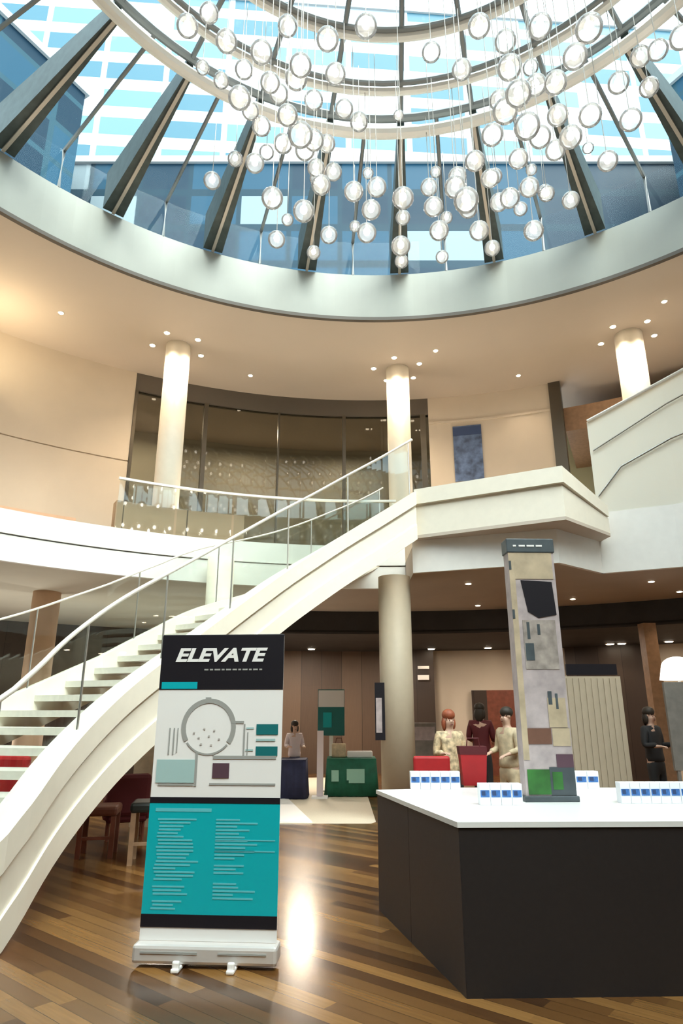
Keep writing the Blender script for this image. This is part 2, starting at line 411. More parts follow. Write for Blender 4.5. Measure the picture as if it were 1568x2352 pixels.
# white fascias of the balcony
bm = BM(); arc(bm, ringbox(8.02, 8.1, ZS - 0.02, 4.02), -180, thA, 2); arc(bm, ringbox(8.00, 8.12, 4.04, 4.40), -180, thA, 2)
struct('trim_3', bm, 'white')
def wall_run(bm, pts, z0s, z1s, thick, side=1.0, mi=0):
    """a parapet of constant thickness along a plan polyline"""
    pts = [Vector(p) for p in pts]; secs = []
    for i, p in enumerate(pts):
        d0 = (pts[i] - pts[i - 1]).normalized() if i else (pts[1] - pts[0]).normalized()
        d1 = (pts[i + 1] - pts[i]).normalized() if i < len(pts) - 1 else d0
        n = Vector((-(d0 + d1).y, (d0 + d1).x)).normalized(); k = thick / max(0.4, n.dot(Vector((-d0.y, d0.x)))) * side
        q = p + n * k
        secs.append([(p.x, p.y, z0s[i]), (q.x, q.y, z0s[i]), (q.x, q.y, z1s[i]), (p.x, p.y, z1s[i])])
    strip(bm, secs, mi)
bm = BM()
wall_run(bm, [A_ + Vector((0, -0.0)), B_, C_], [ZS - 0.02] * 3, [4.22] * 3, 0.06, -1)      # face of the landing bay
struct('trim_4', bm, 'white')
LA, LB, LC = Vector((1.18, 9.98)), Vector((3.2, 8.93)), Vector((4.2, 9.85))
bm = BM()
prism(bm, [LA, LB, LC, C_ + Vector((0, .1)), B_ + Vector((0, .15)), A_ + Vector((0, .1))], 4.15, 4.20)
struct('ceiling.002', bm, 'tan')
bm = BM(); wall_run(bm, [LA, LB, LC], [4.2, 4.2, 4.2], [4.66, 4.66, 4.44], 0.12, 1); struct('trim_5', bm, 'stair')
bm = BM(); wall_run(bm, [LA + Vector((-.02, -.05)), LB + Vector((0.0, -.06)), LC + Vector((.0, -.03))], [4.70, 4.70, 4.46], [4.95, 4.95, 4.64], 0.2, 1)
wall_run(bm, [LA + Vector((0, .03)), LB + Vector((0.0, .03)), LC + Vector((0, .03))], [4.65, 4.65, 4.42], [4.71, 4.71, 4.47], 0.1, 1)
struct('trim_6', bm, 'stair')
bm = BM()
rp = [C_] + [D_] + [Vector((p.x, p.y)) for p in right_arc[:14]]
wall_run(bm, rp, [ZS - 0.02] * len(rp), [4.62] * len(rp), 0.08, -1)
struct('trim_7', bm, 'white')
# upper walls on a circle around the atrium
def th_px(px, py, rad): return th_of(atR(px, py, rad))
t_cornL, t_g0, t_g1 = th_px(300, 1000, RW), th_px(300, 1000, RW), th_px(985, 1000, RW)
t_c1, t_d1 = th_px(1270, 1000, RW), th_px(1298, 1000, RW)
bm = BM(); arc(bm, ringbox(RW, RW + 0.2, ZF, 6.38), -180, t_g0, 2); arc(bm, ringbox(RW, RW + 0.2, 6.41, ZC), -180, t_g0, 2)
arc(bm, ringbox(RW + 0.03, RW + 0.2, 6.37, 6.42), -180, t_g0, 2)
struct('wall_left.001', bm, 'cream')
bm = BM(); arc(bm, ringbox(RW - 0.03, RW + 0.01, ZF, 5.05), -75, th_px(185, 1100, RW), 2); struct('trim_8', bm, 'peach')
bm = BM(); arc(bm, ringbox(RW, RW + 0.25, ZF, ZC), t_g1, t_c1, 1.5)
arc(bm, ringbox(RW - 0.03, RW, 7.75, 7.80), t_g1, t_c1, 1.5)
struct('wall_back.001', bm, 'cream')
bm = BM(); arc(bm, ringbox(RW - 0.05, RW + 0.3, ZF, ZC), t_c1, t_d1, 1); struct('trim_9', bm, 'bronze')
bm = BM(); arc(bm, ringbox(RW - 0.05, RW + 0.3, ZF, ZC), 62, 180, 2); struct('wall_right.001', bm, 'cream')
bm = BM(); arc(bm, ringbox(12.9, 13.1, ZF, ZC), t_d1 - 2, 66, 2); struct('wall_right.002', bm, 'sage')
bm = BM(); arc(bm, ringbox(RW + 0.3, 12.9, 7.35, 7.9), t_d1, 64, 2); struct('ceiling.003', bm, 'oak')
# glazed wall behind the columns
win = bpy.data.objects.new('window_1', None); COL.objects.link(win); win['kind'] = 'structure'
bm = BM(); arc(bm, ringbox(RW + 0.05, RW + 0.07, ZF, 8.0), t_g0, t_g1, 1.5); new('pane', bm, 'bronzeglass', win)
bm = BM()
arc(bm, ringbox(RW, RW + 0.15, 8.0, ZC), t_g0, t_g1, 1.5); arc(bm, ringbox(RW, RW + 0.15, ZF, 4.25), t_g0, t_g1, 1.5)
new('header', bm, 'darkline', win)
for px, w in ((304, .35), (470, .5), (640, .2), (790, .4), (972, .7)):
    bm = BM(); t = th_px(px, 1000, RW); arc(bm, ringbox(RW - 0.02, RW + 0.15, ZF, 8.0), t - w / 2, t + w / 2, 1); new('mullion', bm, 'bronze', win)
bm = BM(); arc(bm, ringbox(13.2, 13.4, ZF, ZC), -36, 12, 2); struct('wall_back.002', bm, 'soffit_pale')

# ------------------------------------------------------------------ skylight
sky = bpy.data.objects.new('window_2', None); COL.objects.link(sky); sky['kind'] = 'structure'
def zr(r): return 10.1 + (4.2 - r) * 0.25 if r < 4.2 else 10.1
bm = BM()
prof = [(6.95, 9.34), (6.95, 10.1), (4.2, 10.1), (3.81, zr(3.81)), (3.14, zr(3.14)), (2.4, zr(2.4)), (1.6, zr(1.6)), (0.8, zr(.8)), (0.05, zr(0.05))]
inner = [(r - 0.0, z) for r, z in prof]; outer = [(r + 0.02, z + 0.02) for r, z in prof[::-1]]
arc(bm, inner + outer, 0, 360, 3.6); new('glazing', bm, 'skyglass', sky)
NF, TH0 = 25, 4.0
for i in range(NF):
    th = TH0 + i * 360 / NF
    bm = BM(); a = R(th); t = Vector((math.cos(a), -math.sin(a), 0))
    pr = [(6.88, 9.36), (6.88, 10.08), (4.24, 10.08), (4.24, 9.80)]
    wd = (0.17, 0.17, 0.05, 0.05)
    strip(bm, [[pol(r, th, z) - t * w for (r, z), w in zip(pr, wd)], [pol(r, th, z) + t * w for (r, z), w in zip(pr, wd)]])
    b = new('beam', bm, 'fin', sky)
    bm = BM(); t2 = t * 0.024
    pr = [(6.88, 9.33), (6.88, 9.365), (4.24, 9.81), (4.24, 9.775)]
    strip(bm, [[pol(r, th, z) - t2 for r, z in pr], [pol(r, th, z) + t2 for r, z in pr]])
    new('flange', bm, 'flange', b)
    bm = BM(); tube(bm, [pol(6.92, th + 180 / NF, 9.34), pol(6.92, th + 180 / NF, 10.07), pol(4.2, th + 180 / NF, 10.07)], 0.03, 6); new('mullion', bm, 'mullion', sky)
    bm = BM(); tube(bm, [pol(4.2, th, 10.06)] + [pol(r, th, zr(r) - 0.03) for r in (3.81, 3.14, 2.4, 1.6, 0.8, 0.1)], 0.035, 6); new('mullion', bm, 'mullion', sky)
def torus(r, z, rad, m, name, seg=8):
    bm = BM(); arc(bm, [(r + rad * math.cos(k * 2 * math.pi / seg), z + rad * math.sin(k * 2 * math.pi / seg)) for k in range(seg)], 0, 360, 3.6)
    return new(name, bm, m, sky)
torus(4.2, 9.80, 0.085, 'ring', 'ring_beam')
torus(4.2, 10.08, 0.06, 'mullion', 'ring_beam')
for r, rad, k in ((3.81, .06, 'ring'), (3.70, .04, 'mullion'), (3.14, .06, 'ring'), (3.05, .04, 'mullion'), (2.4, .05, 'ring'), (1.6, .05, 'ring'), (0.8, .05, 'ring')):
    torus(r, zr(r) - 0.05, rad, k, 'purlin')

# ------------------------------------------------------------------ columns
def column(px_c, r, z0, z1, label, m='stair', collar=False):
    t = thing('column', label, 'column', (px_c[0], px_c[1], z0))
    bm = BM(); cyl(bm, (0, 0, 0), r, z1 - z0, 40); s = new('shaft', bm, m, t)
    for p in s.data.polygons: p.use_smooth = abs(p.normal.z) < 0.5
    if collar:
        bm = BM(); cyl(bm, (0, 0, z1 - z0 - 0.05), r + 0.03, 0.05, 40); new('collar', bm, m, t)
    return t
UC = [Vector((-3.2, 11.3)), Vector((1.17, 12.2)), Vector((5.46, 10.9))]
column(UC[0], 0.235, ZF, ZC, 'left round cream column on the upper floor, in front of the dark glazing')
column(UC[1], 0.235, ZF, ZC, 'middle round cream column on the upper floor, above the head of the stairs')
column(UC[2], 0.25, ZF, ZC, 'right round cream column on the upper floor, behind the pale glass screen')
column(Vector((0.86, 10.55)), 0.26, 0, 3.64, 'beige column on the ground floor standing beneath the top of the stairs', 'beige')
column(Vector((-2.02, 10.72)), 0.22, 0, 4.0, 'white column behind the staircase, under the white balcony band')
column(Vector((-5.4, 11.9)), 0.24, 0, 3.64, 'pale column seen between the stair treads at the far left', 'peach')

# ------------------------------------------------------------------ lower dark ceiling at the back
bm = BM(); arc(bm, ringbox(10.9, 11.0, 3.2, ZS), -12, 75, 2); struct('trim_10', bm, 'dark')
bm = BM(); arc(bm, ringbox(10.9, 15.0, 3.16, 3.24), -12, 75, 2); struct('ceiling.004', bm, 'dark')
# segments of the ground floor back wall
def seg(name, p0, p1, m, r=14.9, z1=3.16, z0=0, py=1640):
    bm = BM(); arc(bm, ringbox(r, 15.0, z0, z1), th_px(p0, py, r), th_px(p1, py, r), 1); return struct(name, bm, m)
seg('trim_11', 945, 1000, 'darkwood', 14.6)
seg('trim_12', 1085, 1120, 'darkwood', 14.8, 2.1)
seg('trim_13', 1120, 1200, 'redwood', 14.8, 2.1)
seg('trim_14', 1310, 1500, 'darkwood', 14.7)
# pale carpet beyond the parquet
bm = BM(); prism(bm, [(-1.9, 10.25), (0.42, 10.25), (0.5, 10.4), (0.5, 17.4), (-1.9, 17.2)], 0.0, 0.004)
tag(new('carpet', bm, 'carpet'), 'pale beige carpet on the floor beyond the parquet, before the green table', 'carpet')
bm = BM(); prism(bm, [(-1.75, 10.3), (-0.42, 10.3), (-1.02, 13.2), (-1.75, 13.2)], 0.004, 0.02)  # thin white wedge lying on the carpet
tag(new('white_wedge', bm, 'print'), 'thin white wedge shape on the beige carpet beside the teal banner', 'mat')

# ================================================================== STAIRCASE
PTS = [(-2.30, 4.45, -.22), (-2.20, 4.87, 0), (-2.23, 5.17, .16), (-2.24, 5.5, .34), (-2.22, 5.8, .51), (-2.17, 6.1, .68), (-2.11, 6.4, .86), (-2.02, 6.7, 1.03),
       (-1.9, 6.98, 1.2), (-1.62, 7.6, 1.59), (-1.26, 8.25, 2.05), (-.74, 9.0, 2.64), (-.34, 9.32, 2.99), (.1, 9.53, 3.34), (.63, 9.72, 3.71), (1.18, 9.85, 4.10)]
PA = np.array(PTS)
zs = np.linspace(PA[0, 2], PA[-1, 2], 140)
path = np.c_[np.interp(zs, PA[:, 2], PA[:, 0]), np.interp(zs, PA[:, 2], PA[:, 1]), zs]
ker = np.ones(13) / 13
for k in range(2):
    padded = np.concatenate([np.repeat(path[:1, k], 6), path[:, k], np.repeat(path[-1:, k], 6)])
    sm = np.convolve(padded, ker, 'valid'); sm[:6] = path[:6, k]; sm[-6:] = path[-6:, k]; path[:, k] = sm
def spt(z, off=0.0, dz=0.0):
    """point on the stair line at string height z, shifted off metres to the left and dz up"""
    i = float(np.interp(z, zs, np.arange(len(zs))))
    def P(i):
        i = min(max(i, 0), len(zs) - 1); k = min(int(i), len(zs) - 2); f = i - k
        return path[k] * (1 - f) + path[k + 1] * f
    p = P(i); d = P(i + 6) - P(i - 6); d = d[:2] / np.linalg.norm(d[:2])
    return Vector((p[0] - d[1] * off, p[1] + d[0] * off, p[2] + dz))
SW = 1.8
def flare(z): return 0.9 * max(0.0, (1.7 - z) / 1.7)
stair = thing('staircase', 'curved cream staircase with open treads and glass balustrade rising to the landing', 'staircase', (-2.2, 4.9, 0))
def sweep(za, zb, o0, o1, d0, d1, n=60):
    b = BM(); secs = []
    for z in np.linspace(za, zb, n):
        fl = flare(z) if o0 > 1 else 0.0
        s = [spt(z, o0 + fl, d0), spt(z, o1 + fl, d0), spt(z, o1 + fl, d1), spt(z, o0 + fl, d1)]
        for v in s: v.z = max(v.z, 0.0 + 0.001 * (v is s[2] or v is s[3]))
        secs.append(s)
    strip(b, secs); return b
ZT = float(zs[-1])
for side, o0, o1 in (('r', 0.0, 0.10), ('l', SW - 0.1, SW)):
    st = new('stringer', sweep(-0.2, ZT, o0, o1, 0.0, 0.52), 'stair', stair); shift(stair, st)
    if side == 'r':
        for nm, args in (('coping', (-0.03, 0.20, 0.565, 0.80)), ('groove', (0.03, 0.12, 0.515, 0.57)), ('string_lip', (-0.02, 0.0, 0.0, 0.24))):
            c = new(nm, sweep(-0.2, ZT, *args), 'stair', st)
        gl = 0.80; rr = 1.72
        offs = 0.08
    else:
        gl = 0.52; rr = 1.45; offs = SW - 0.05
    fl_ = (lambda z: flare(z)) if side == 'l' else (lambda z: 0.0)
    cuts = np.linspace(-0.12, ZT - 0.05, 7)
    for a, b in zip(cuts, cuts[1:]):
        g = new('glass_panel', sweep(a + 0.01, b - 0.01, offs - 0.008, offs + 0.008, gl - 0.02, rr - 0.02, 14), 'clear', stair); shift(stair, g)
    for z in cuts:
        bm = BM(); tube(bm, [spt(z, offs + fl_(z), gl - 0.01), spt(z, offs + fl_(z), rr)], 0.011, 6); g = new('baluster', bm, 'steel', stair); shift(stair, g)
    bm = BM(); tube(bm, [spt(z, offs + fl_(z), rr) for z in np.linspace(-0.2, ZT, 60)], 0.021 if side == 'r' else 0.014, 10); g = new('handrail', bm, 'rail', stair, True); shift(stair, g)
rise = 0.171
for i in range(24):
    zt = rise * (i + 1); za = zt - 0.41; zb = za + rise * 1.12
    if zb > ZT: break
    bm = BM(); lo = float(zs[0])
    za, zb = max(za, lo), max(zb, lo + rise); a0, a1 = spt(za, 0.08), spt(za, SW - 0.08 + flare(za)); b0, b1 = spt(zb, 0.08), spt(zb, SW - 0.08 + flare(zb))
    q = [a0, a1, b1, b0]
    strip(bm, [[Vector((p.x, p.y, zt - 0.07)) for p in q], [Vector((p.x, p.y, zt)) for p in q]])
    g = new('tread', bm, 'tread', stair); shift(stair, g)

# ================================================================== BALCONY FITTINGS
bm = BM(); arc(bm, ringbox(8.24, 8.46, ZF + 0.01, 4.94), th_px(262, 1190, 8.3), th_px(560, 1190, 8.3), 1)
tag(new('timber_bench', bm, 'timberlow'), 'curved brown timber low wall at the foot of the left upper column', 'low wall')
bal = thing('balustrade', 'clear glass balustrade with slim rail along the white balcony band', 'balustrade', pol(8.1, -20, 4.4))
t0b, t1b = th_px(262, 1190, 8.1), thA - 1
for i in range(5):
    a, b = t0b + (t1b - t0b) * i / 5, t0b + (t1b - t0b) * (i + 1) / 5
    bm = BM(); arc(bm, ringbox(8.05, 8.065, 4.41, 5.25), a + 0.15, b - 0.15, 2); g = new('glass_panel', bm, 'clear', bal); shift(bal, g)
bm = BM(); arc(bm, ringbox(8.03, 8.08, 5.25, 5.29), t0b, t1b, 2); g = new('handrail', bm, 'rail', bal); shift(bal, g)
# pale glass screen at the right end of the balcony
scr = thing('glass_screen', 'tall pale frosted glass screen on the right hand balcony edge', 'screen', (C_.x + .1, C_.y + .05, 4.62))
S0, S1, S2 = Vector((4.17, 10.17)), Vector((5.25, 9.65)), Vector((6.6, 8.9))
bm = BM(); wall_run(bm, [S0, S1, S2], [4.62] * 3, [6.25, 6.72, 7.3], 0.03, 1); g = new('panel', bm, 'frost', scr); shift(scr, g)
bm = BM()
tube(bm, [(4.17, 10.14, 6.25), (5.25, 9.62, 6.72), (6.6, 8.87, 7.3)], 0.03, 8)
g = new('top_rail', bm, 'rail', scr); shift(scr, g)
bm = BM(); tube(bm, [(4.2, 10.12, 4.9), (4.55, 9.94, 5.35), (5.25, 9.6, 5.7), (6.6, 8.85, 6.1)], 0.016, 6); g = new('handrail', bm, 'steel', scr); shift(scr, g)
bm = BM(); tube(bm, [(4.2, 10.12, 5.7), (5.25, 9.6, 6.3), (6.6, 8.85, 6.9)], 0.013, 6); g = new('handrail', bm, 'steel', scr); shift(scr, g)
# poster on the upper wall
pc = atR(1075, 1040, RW - 0.03); pth = th_of(pc)
pos = thing('poster', 'blue photo poster on the cream upper wall right of the middle column', 'poster', (pc.x, pc.y, pc.z), -R(pth))
bm = BM(); box(bm, (0, 0, 0), (0.62, 0.03, 1.30)); new('print', bm, 'bluegrey', pos)
bm = BM(); box(bm, (0, -0.018, 0.52), (0.62, 0.01, 0.2)); new('heading', bm, 'bluedark', pos)

# ------------------------------------------------------------------ recessed lights
def downlight_mesh():
    t = bpy.data.objects.new('downlight', None); COL.objects.link(t)
    bm = BM(); cyl(bm, (0, 0, -0.012), 0.075, 0.012, 20); new('trim_ring', bm, 'white', t)
    bm = BM(); cyl(bm, (0, 0, -0.02), 0.055, 0.009, 20); new('lens', bm, 'lamp', t)
    return t
DL = downlight_mesh(); first = [True]
def downlight(p, label, group, power=12, scale=1.0):
    o = DL if first[0] else copy_tree(DL); first[0] = False
    o.location = p; o.scale = (scale,) * 3; tag(o, label, 'ceiling light', group)
    if power:
        d = bpy.data.lights.new('downlight beam', 'SPOT'); d.energy = power; d.spot_size = R(110); d.spot_blend = 0.8; d.color = (1.0, 0.80, 0.56); d.shadow_soft_size = 0.06
        l = bpy.data.objects.new('downlight beam', d); COL.objects.link(l); l.location = Vector(p) + Vector((0, 0, -0.04))
    return o
for c, nm in zip(UC, ('left', 'middle', 'right')):
    for k in range(5):
        a = R(36 + k * 72 + (180 if nm == 'right' else 150)); p = Vector((c.x + 0.5 * math.cos(a), c.y + 0.5 * math.sin(a), ZC))
        downlight(p, f'small recessed light ringing the head of the {nm} upper column', f'lights around the {nm} upper column', 55, 0.8)
for px, py in ((140, 718), (1000, 805), (575, 862), (1525, 692), (1190, 862)):
    p = atZ(px, py, ZC)
    downlight(p, {140: 'small dim recessed light in the tan ceiling at the far left', 1000: 'small recessed light in the tan ceiling just right of the middle column',
                  575: 'small recessed light in the tan ceiling between the left and middle columns', 1525: 'small recessed light in the tan ceiling at the far right near the drum',
                  1190: 'small recessed light in the tan ceiling above the cream wall'}[px], None, 25, 0.7)
for px, py, l in ((1075, 1340, 'recessed light in the taupe soffit left of the display tower, nearer the edge'), (1097, 1390, 'recessed light in the taupe soffit left of the display tower, at its dark rear edge'),
                  (1495, 1335, 'recessed light in the taupe soffit at the right, nearer the balcony edge'), (1315, 1375, 'recessed light in the taupe soffit just right of the display tower'), (1560, 1358, 'recessed light in the taupe soffit at the right frame edge')):
    downlight(atZ(px, py, ZS), l, None, 30, 0.8)
for px, py, l in ((990, 1485, 'round light in the dark rear ceiling just right of the beige column'), (1120, 1485, 'round light in the dark rear ceiling left of the display tower'), (715, 1492, 'round light in the dark rear ceiling right of the teal banner'),
                  (1400, 1478, 'round light in the dark rear ceiling right of the tower, left one of a pair'), (1428, 1486, 'round light in the dark rear ceiling right of the tower, right one of a pair'), (1535, 1470, 'round light in the dark rear ceiling above the white lamp shade')):
    p = atR(px, py, 14.2); p.z = 3.16
    downlight(p, l, None, 18, 1.5)

# ================================================================== CHANDELIER OF GLASS GLOBES
GL = """487,415,40 540,365,35 585,375,44 612,350,34 625,455,50 697,485,50 725,385,40 737,425,45 728,410,35 765,395,40 690,310,58 720,322,48 635,550,40 755,540,40
660,505,28 720,580,32 680,180,52 640,215,44 550,225,52 465,155,32 508,185,36 824,280,42 915,265,24 845,398,26 812,440,45 865,430,45 852,482,45 842,535,45 815,520,26 925,455,50
925,500,34 920,565,45 922,600,32 1000,395,26 985,430,40 995,475,45 1008,530,45 1015,590,30 1025,500,28 1090,370,46 1050,405,42 1045,430,50 1070,460,58 1075,480,42 1100,530,45 1125,410,42
1135,405,36 1190,365,45 1220,390,26 1130,570,36 1145,465,42 1170,455,46 1195,480,32 1215,430,45 1255,445,36 1225,530,46 1250,440,32 1275,345,46 1310,315,52 1355,265,52 1395,370,46 1448,275,50
1310,460,40 1350,340,26 1170,155,56 1218,155,36 1275,190,52 1320,130,56 1352,65,62 1565,85,54 1470,130,46 1510,115,46 1190,215,60 1230,195,48 1160,255,58 1210,290,60 1130,310,50 1240,315,50
1145,230,44 430,60,50 520,95,50 600,120,52 690,150,52 752,90,52 620,190,46 560,160,42 840,60,52 660,60,46 480,30,44 720,230,44 770,170,48 700,345,46 650,330,44 750,330,40 600,290,44 660,265,48
1100,60,52 1160,95,50 1240,60,54 1060,160,46 1280,265,48 990,120,44 790,250,42 575,255,40 1490,200,44 1420,190,48"""
GL = [tuple(float(v) for v in s.split(',')) for s in GL.split()]
def make_pendant():
    t = bpy.data.objects.new('globe_pendant', None); COL.objects.link(t)
    bm = BM(); sph(bm, (0, 0, 0), 0.125, 20); new('globe', bm, 'globe', t, True)
    bm = BM(); sph(bm, (0, 0, 0.02), 0.042, 10, (1, 1, 1.3)); b = new('bulb', bm, 'bulb', t, True)
    bm = BM(); cyl(bm, (0, 0, 0.07), 0.018, 0.07, 10); new('socket', bm, 'steel', t)
    return t
PD = make_pendant()
bmc = BM(); cyl(bmc, (0, 0, 0), 0.005, 1.0, 6); cord0 = new('cord', bmc, 'wire', PD); cord0.location = (0, 0, 0.13)
placed = []
for i, (px, py, d) in enumerate(GL):
    o = PD if i == 0 else copy_tree(PD)
    k = 0.25 * FPX / d
    p = O3 + ray(px, py) * k
    for _ in range(60):                                                 # keep every globe under the glass and inside the ring
        rr_ = math.hypot(p.x - CX, p.y - CY)
        if p.z < 9.35 and rr_ < 5.2: break
        k *= 0.97; p = O3 + ray(px, py) * k
    k0 = k
    for n_ in range(60):                                                # no two globes or wires touch
        k = k0 * (1 - 0.012 * ((n_ + 1) // 2) * (1 if n_ % 2 else -1) if n_ else 1)
        p = O3 + ray(px, py) * k; rr_ = math.hypot(p.x - CX, p.y - CY); sc_ = d * k / FPX / 0.25
        if p.z > 9.4 or rr_ > 5.6: continue
        if all(math.hypot(p.x - a, p.y - b) > 0.13 * (sc_ + s2) for a, b, s2 in placed): break
    placed.append((p.x, p.y, sc_))
    o.location = p; o.scale = (sc_,) * 3
    top = zr(rr_) - 0.02
    for ch in o.children:
        if ch.name.startswith('cord'): ch.scale = (1 / sc_, 1 / sc_, (top - p.z - 0.13 * sc_) / sc_)
    big = d >= 50
    tag(o, 'larger clear glass globe on a thin wire under the skylight' if big else 'smaller clear glass globe on a thin wire under the skylight', 'pendant light',
        'larger glass globes of the chandelier' if big else 'smaller glass globes of the chandelier')

# ================================================================== ROLL-UP BANNER
def text_bm(s, size, shear=0.0, bold=0.0, width=None):
    cu = bpy.data.curves.new('t', 'FONT'); cu.body = s; cu.size = size; cu.shear = shear; cu.offset = bold; cu.extrude = 0.001
    ob = bpy.data.objects.new('t', cu); COL.objects.link(ob)
    dg = bpy.context.evaluated_depsgraph_get(); me = bpy.data.meshes.new_from_object(ob.evaluated_get(dg))
    bm = bmesh.new(); bm.from_mesh(me)
    bpy.data.objects.remove(ob); bpy.data.curves.remove(cu); bpy.data.meshes.remove(me)
    xs = [v.co.x for v in bm.verts]; x0, x1 = min(xs), max(xs)
    ys_ = [v.co.y for v in bm.verts]; y0 = min(ys_)
    k = (width / (x1 - x0)) if width else 1.0
    for v in bm.verts:                                                  # upright in x,z; x starts at 0
        v.co = Vector(((v.co.x - x0) * k, -v.co.z, v.co.y - y0))
    return bm
b0, b1 = atZ(303, 2228, 0.0), atZ(632, 2228, 0.0)
bc = (b0 + b1) / 2
BW, BH = 0.88, 2.03
banner = thing('roll_up_banner', 'tall roll-up banner with black ELEVATE heading, floor plan and teal schedule', 'banner', (bc.x, bc.y + 0.08, 0), R(-4))
bm = BM(); box(bm, (0, 0, 0.075), (BW + 0.03, 0.17, 0.105), bev=0.02); bb = new('base', bm, 'silver', banner)
bm = BM()
box(bm, (-0.22, -0.088, 0.088), (0.36, 0.004, 0.012)); box(bm, (0.24, -0.088, 0.088), (0.30, 0.004, 0.010)); new('small_print', bm, 'lineprint', bb)
for x in (-0.155, 0.185):
    bm = BM(); box(bm, (x, -0.02, 0.012), (0.05, 0.28, 0.024), bev=0.008); box(bm, (x, -0.13, 0.03), (0.045, 0.03, 0.06), bev=0.01); new('foot', bm, 'print', banner)
bm = BM(); box(bm, (0, 0.05, BH / 2 + 0.05), (0.02, 0.02, BH - 0.1)); new('support_pole', bm, 'steel', banner)
bm = BM(); box(bm, (0, 0.01, BH), (BW, 0.03, 0.03), bev=0.006); new('top_bar', bm, 'black', banner)
SZ0, SZ1 = 0.13, BH
def fz(py):  # banner picture rows to height
    return SZ1 + (py - 1452) * (0.12 - SZ1) / (2182 - 1452)
bm = BM(); box(bm, (0, 0, (SZ0 + SZ1) / 2), (BW, 0.006, SZ1 - SZ0)); sheet = new('sheet', bm, 'print', banner)
W2 = BW / 2
def pan(name, u0, u1, y0, y1, m, lift=0.0045, th=0.002):
    bm = BM(); zz0, zz1 = fz(y1), fz(y0)
    box(bm, ((-W2 + (u0 + u1) / 2 * BW), -lift, (zz0 + zz1) / 2), ((u1 - u0) * BW, th, zz1 - zz0)); return new(name, bm, m, sheet)
pan('heading_panel', 0, 1, 1450, 1592, 'black')
bm = text_bm('ELEVATE', 0.16, 0.28, 0.006, 0.66)
hz = [v.co.z for v in bm.verts]; kz = 0.098 / max(hz)
for v in bm.verts: v.co.z *= kz; v.co.x += -W2 + 0.105; v.co.y = v.co.y * 1.0 - 0.0075; v.co.z += fz(1520)
new('heading', bm, 'print', sheet)
bm = BM(); x = 0.36
while x < 0.83:
    w = random.uniform(0.02, 0.06); box(bm, (-W2 + (x + w / 2) * BW, -0.0065, fz(1540)), (w * BW, 0.002, 0.011)); x += w + 0.012
new('subtitle', bm, 'lineprint', sheet)
pan('tab', 0.02, 0.31, 1572, 1590, 'teal', 0.0065); 
def rects(name, lst, m, lift=0.0065):
    bm = BM()
    for u0, u1, y0, y1 in lst:
        zz0, zz1 = fz(y1), fz(y0); box(bm, (-W2 + (u0 + u1) / 2 * BW, -lift, (zz0 + zz1) / 2), ((u1 - u0) * BW, 0.0015, zz1 - zz0))
    return new(name, bm, m, sheet)
# floor plan: ring, rooms, legend
bm = BM(); uc, yc, rad = 0.42, 1688, 0.175
for a0, a1, w in ((-35, 210, 0.016), (215, 320, 0.006)):
    n = 28; q = []
    for i in range(n + 1):
        a = R(a0 + (a1 - a0) * i / n); c_ = Vector((-W2 + uc * BW + rad * math.cos(a), -0.0065, fz(yc) + rad * math.sin(a))); d_ = Vector((math.cos(a), 0, math.sin(a))) * w
        q.append([c_ - d_, c_ + d_, c_ + d_ + Vector((0, .002, 0)), c_ - d_ + Vector((0, .002, 0))])
    strip(bm, q)
new('plan_ring', bm, 'lineprint', sheet)
for q_ in [(0.11, 0.12, 1690, 1755), (0.145, 0.155, 1690, 1755), (0.175, 0.183, 1690, 1750), (0.33, 0.35, 1750, 1832), (0.46, 0.475, 1752, 1757), (0.47, 0.96, 1758, 1766),
           (0.70, 0.712, 1680, 1757), (0.73, 0.738, 1700, 1755), (0.60, 0.70, 1672, 1678), (0.45, 0.96, 1824, 1829), (0.05, 0.325, 1826, 1831), (0.385, 0.43, 1612, 1626)]:
    rects('plan_line', [q_], 'lineprint')
for u, y in ((0.30, 1700), (0.34, 1712), (0.38, 1690), (0.42, 1708), (0.46, 1694), (0.36, 1728), (0.44, 1730), (0.50, 1715)):
    rects('plan_seat', [(u, u + 0.016, y, y + 4)], 'silver')
rects('plan_room', [(0.03, 0.33, 1768, 1824)], 'tealpale', 0.0062)
rects('plan_block', [(0.47, 0.60, 1776, 1812)], 'plum', 0.0068)
rects('legend_block', [(0.80, 0.97, 1680, 1706), (0.80, 0.97, 1735, 1758)], 'tealdark')
rects('legend_text', [(0.72, 0.78, 1688, 1692), (0.72, 0.78, 1742, 1746), (0.80, 0.95, 1716, 1722)], 'tealpale')
rects('divider', [(0, 1, 1858, 1872)], 'black'); rects('divider', [(0.0, 1, 2122, 2150)], 'black')
pan('schedule_panel', 0.0, 1.0, 1872, 2122, 'teal', 0.0045)
lines = [(0.05, 0.48, 1884, 1892)]
for y in range(1908, 2112, 8):
    if random.random() < 0.86: lines.append((0.06 + random.random() * 0.03, random.uniform(0.22, 0.40), y, y + 4))
    if y < 2090 and random.random() < 0.8: lines.append((0.52, random.uniform(0.66, 0.84), y, y + 4))
lines += [(0.52, 0.97, 1955, 1958), (0.52, 0.97, 1980, 1983)]
rects('schedule_text', lines, 'textpale')

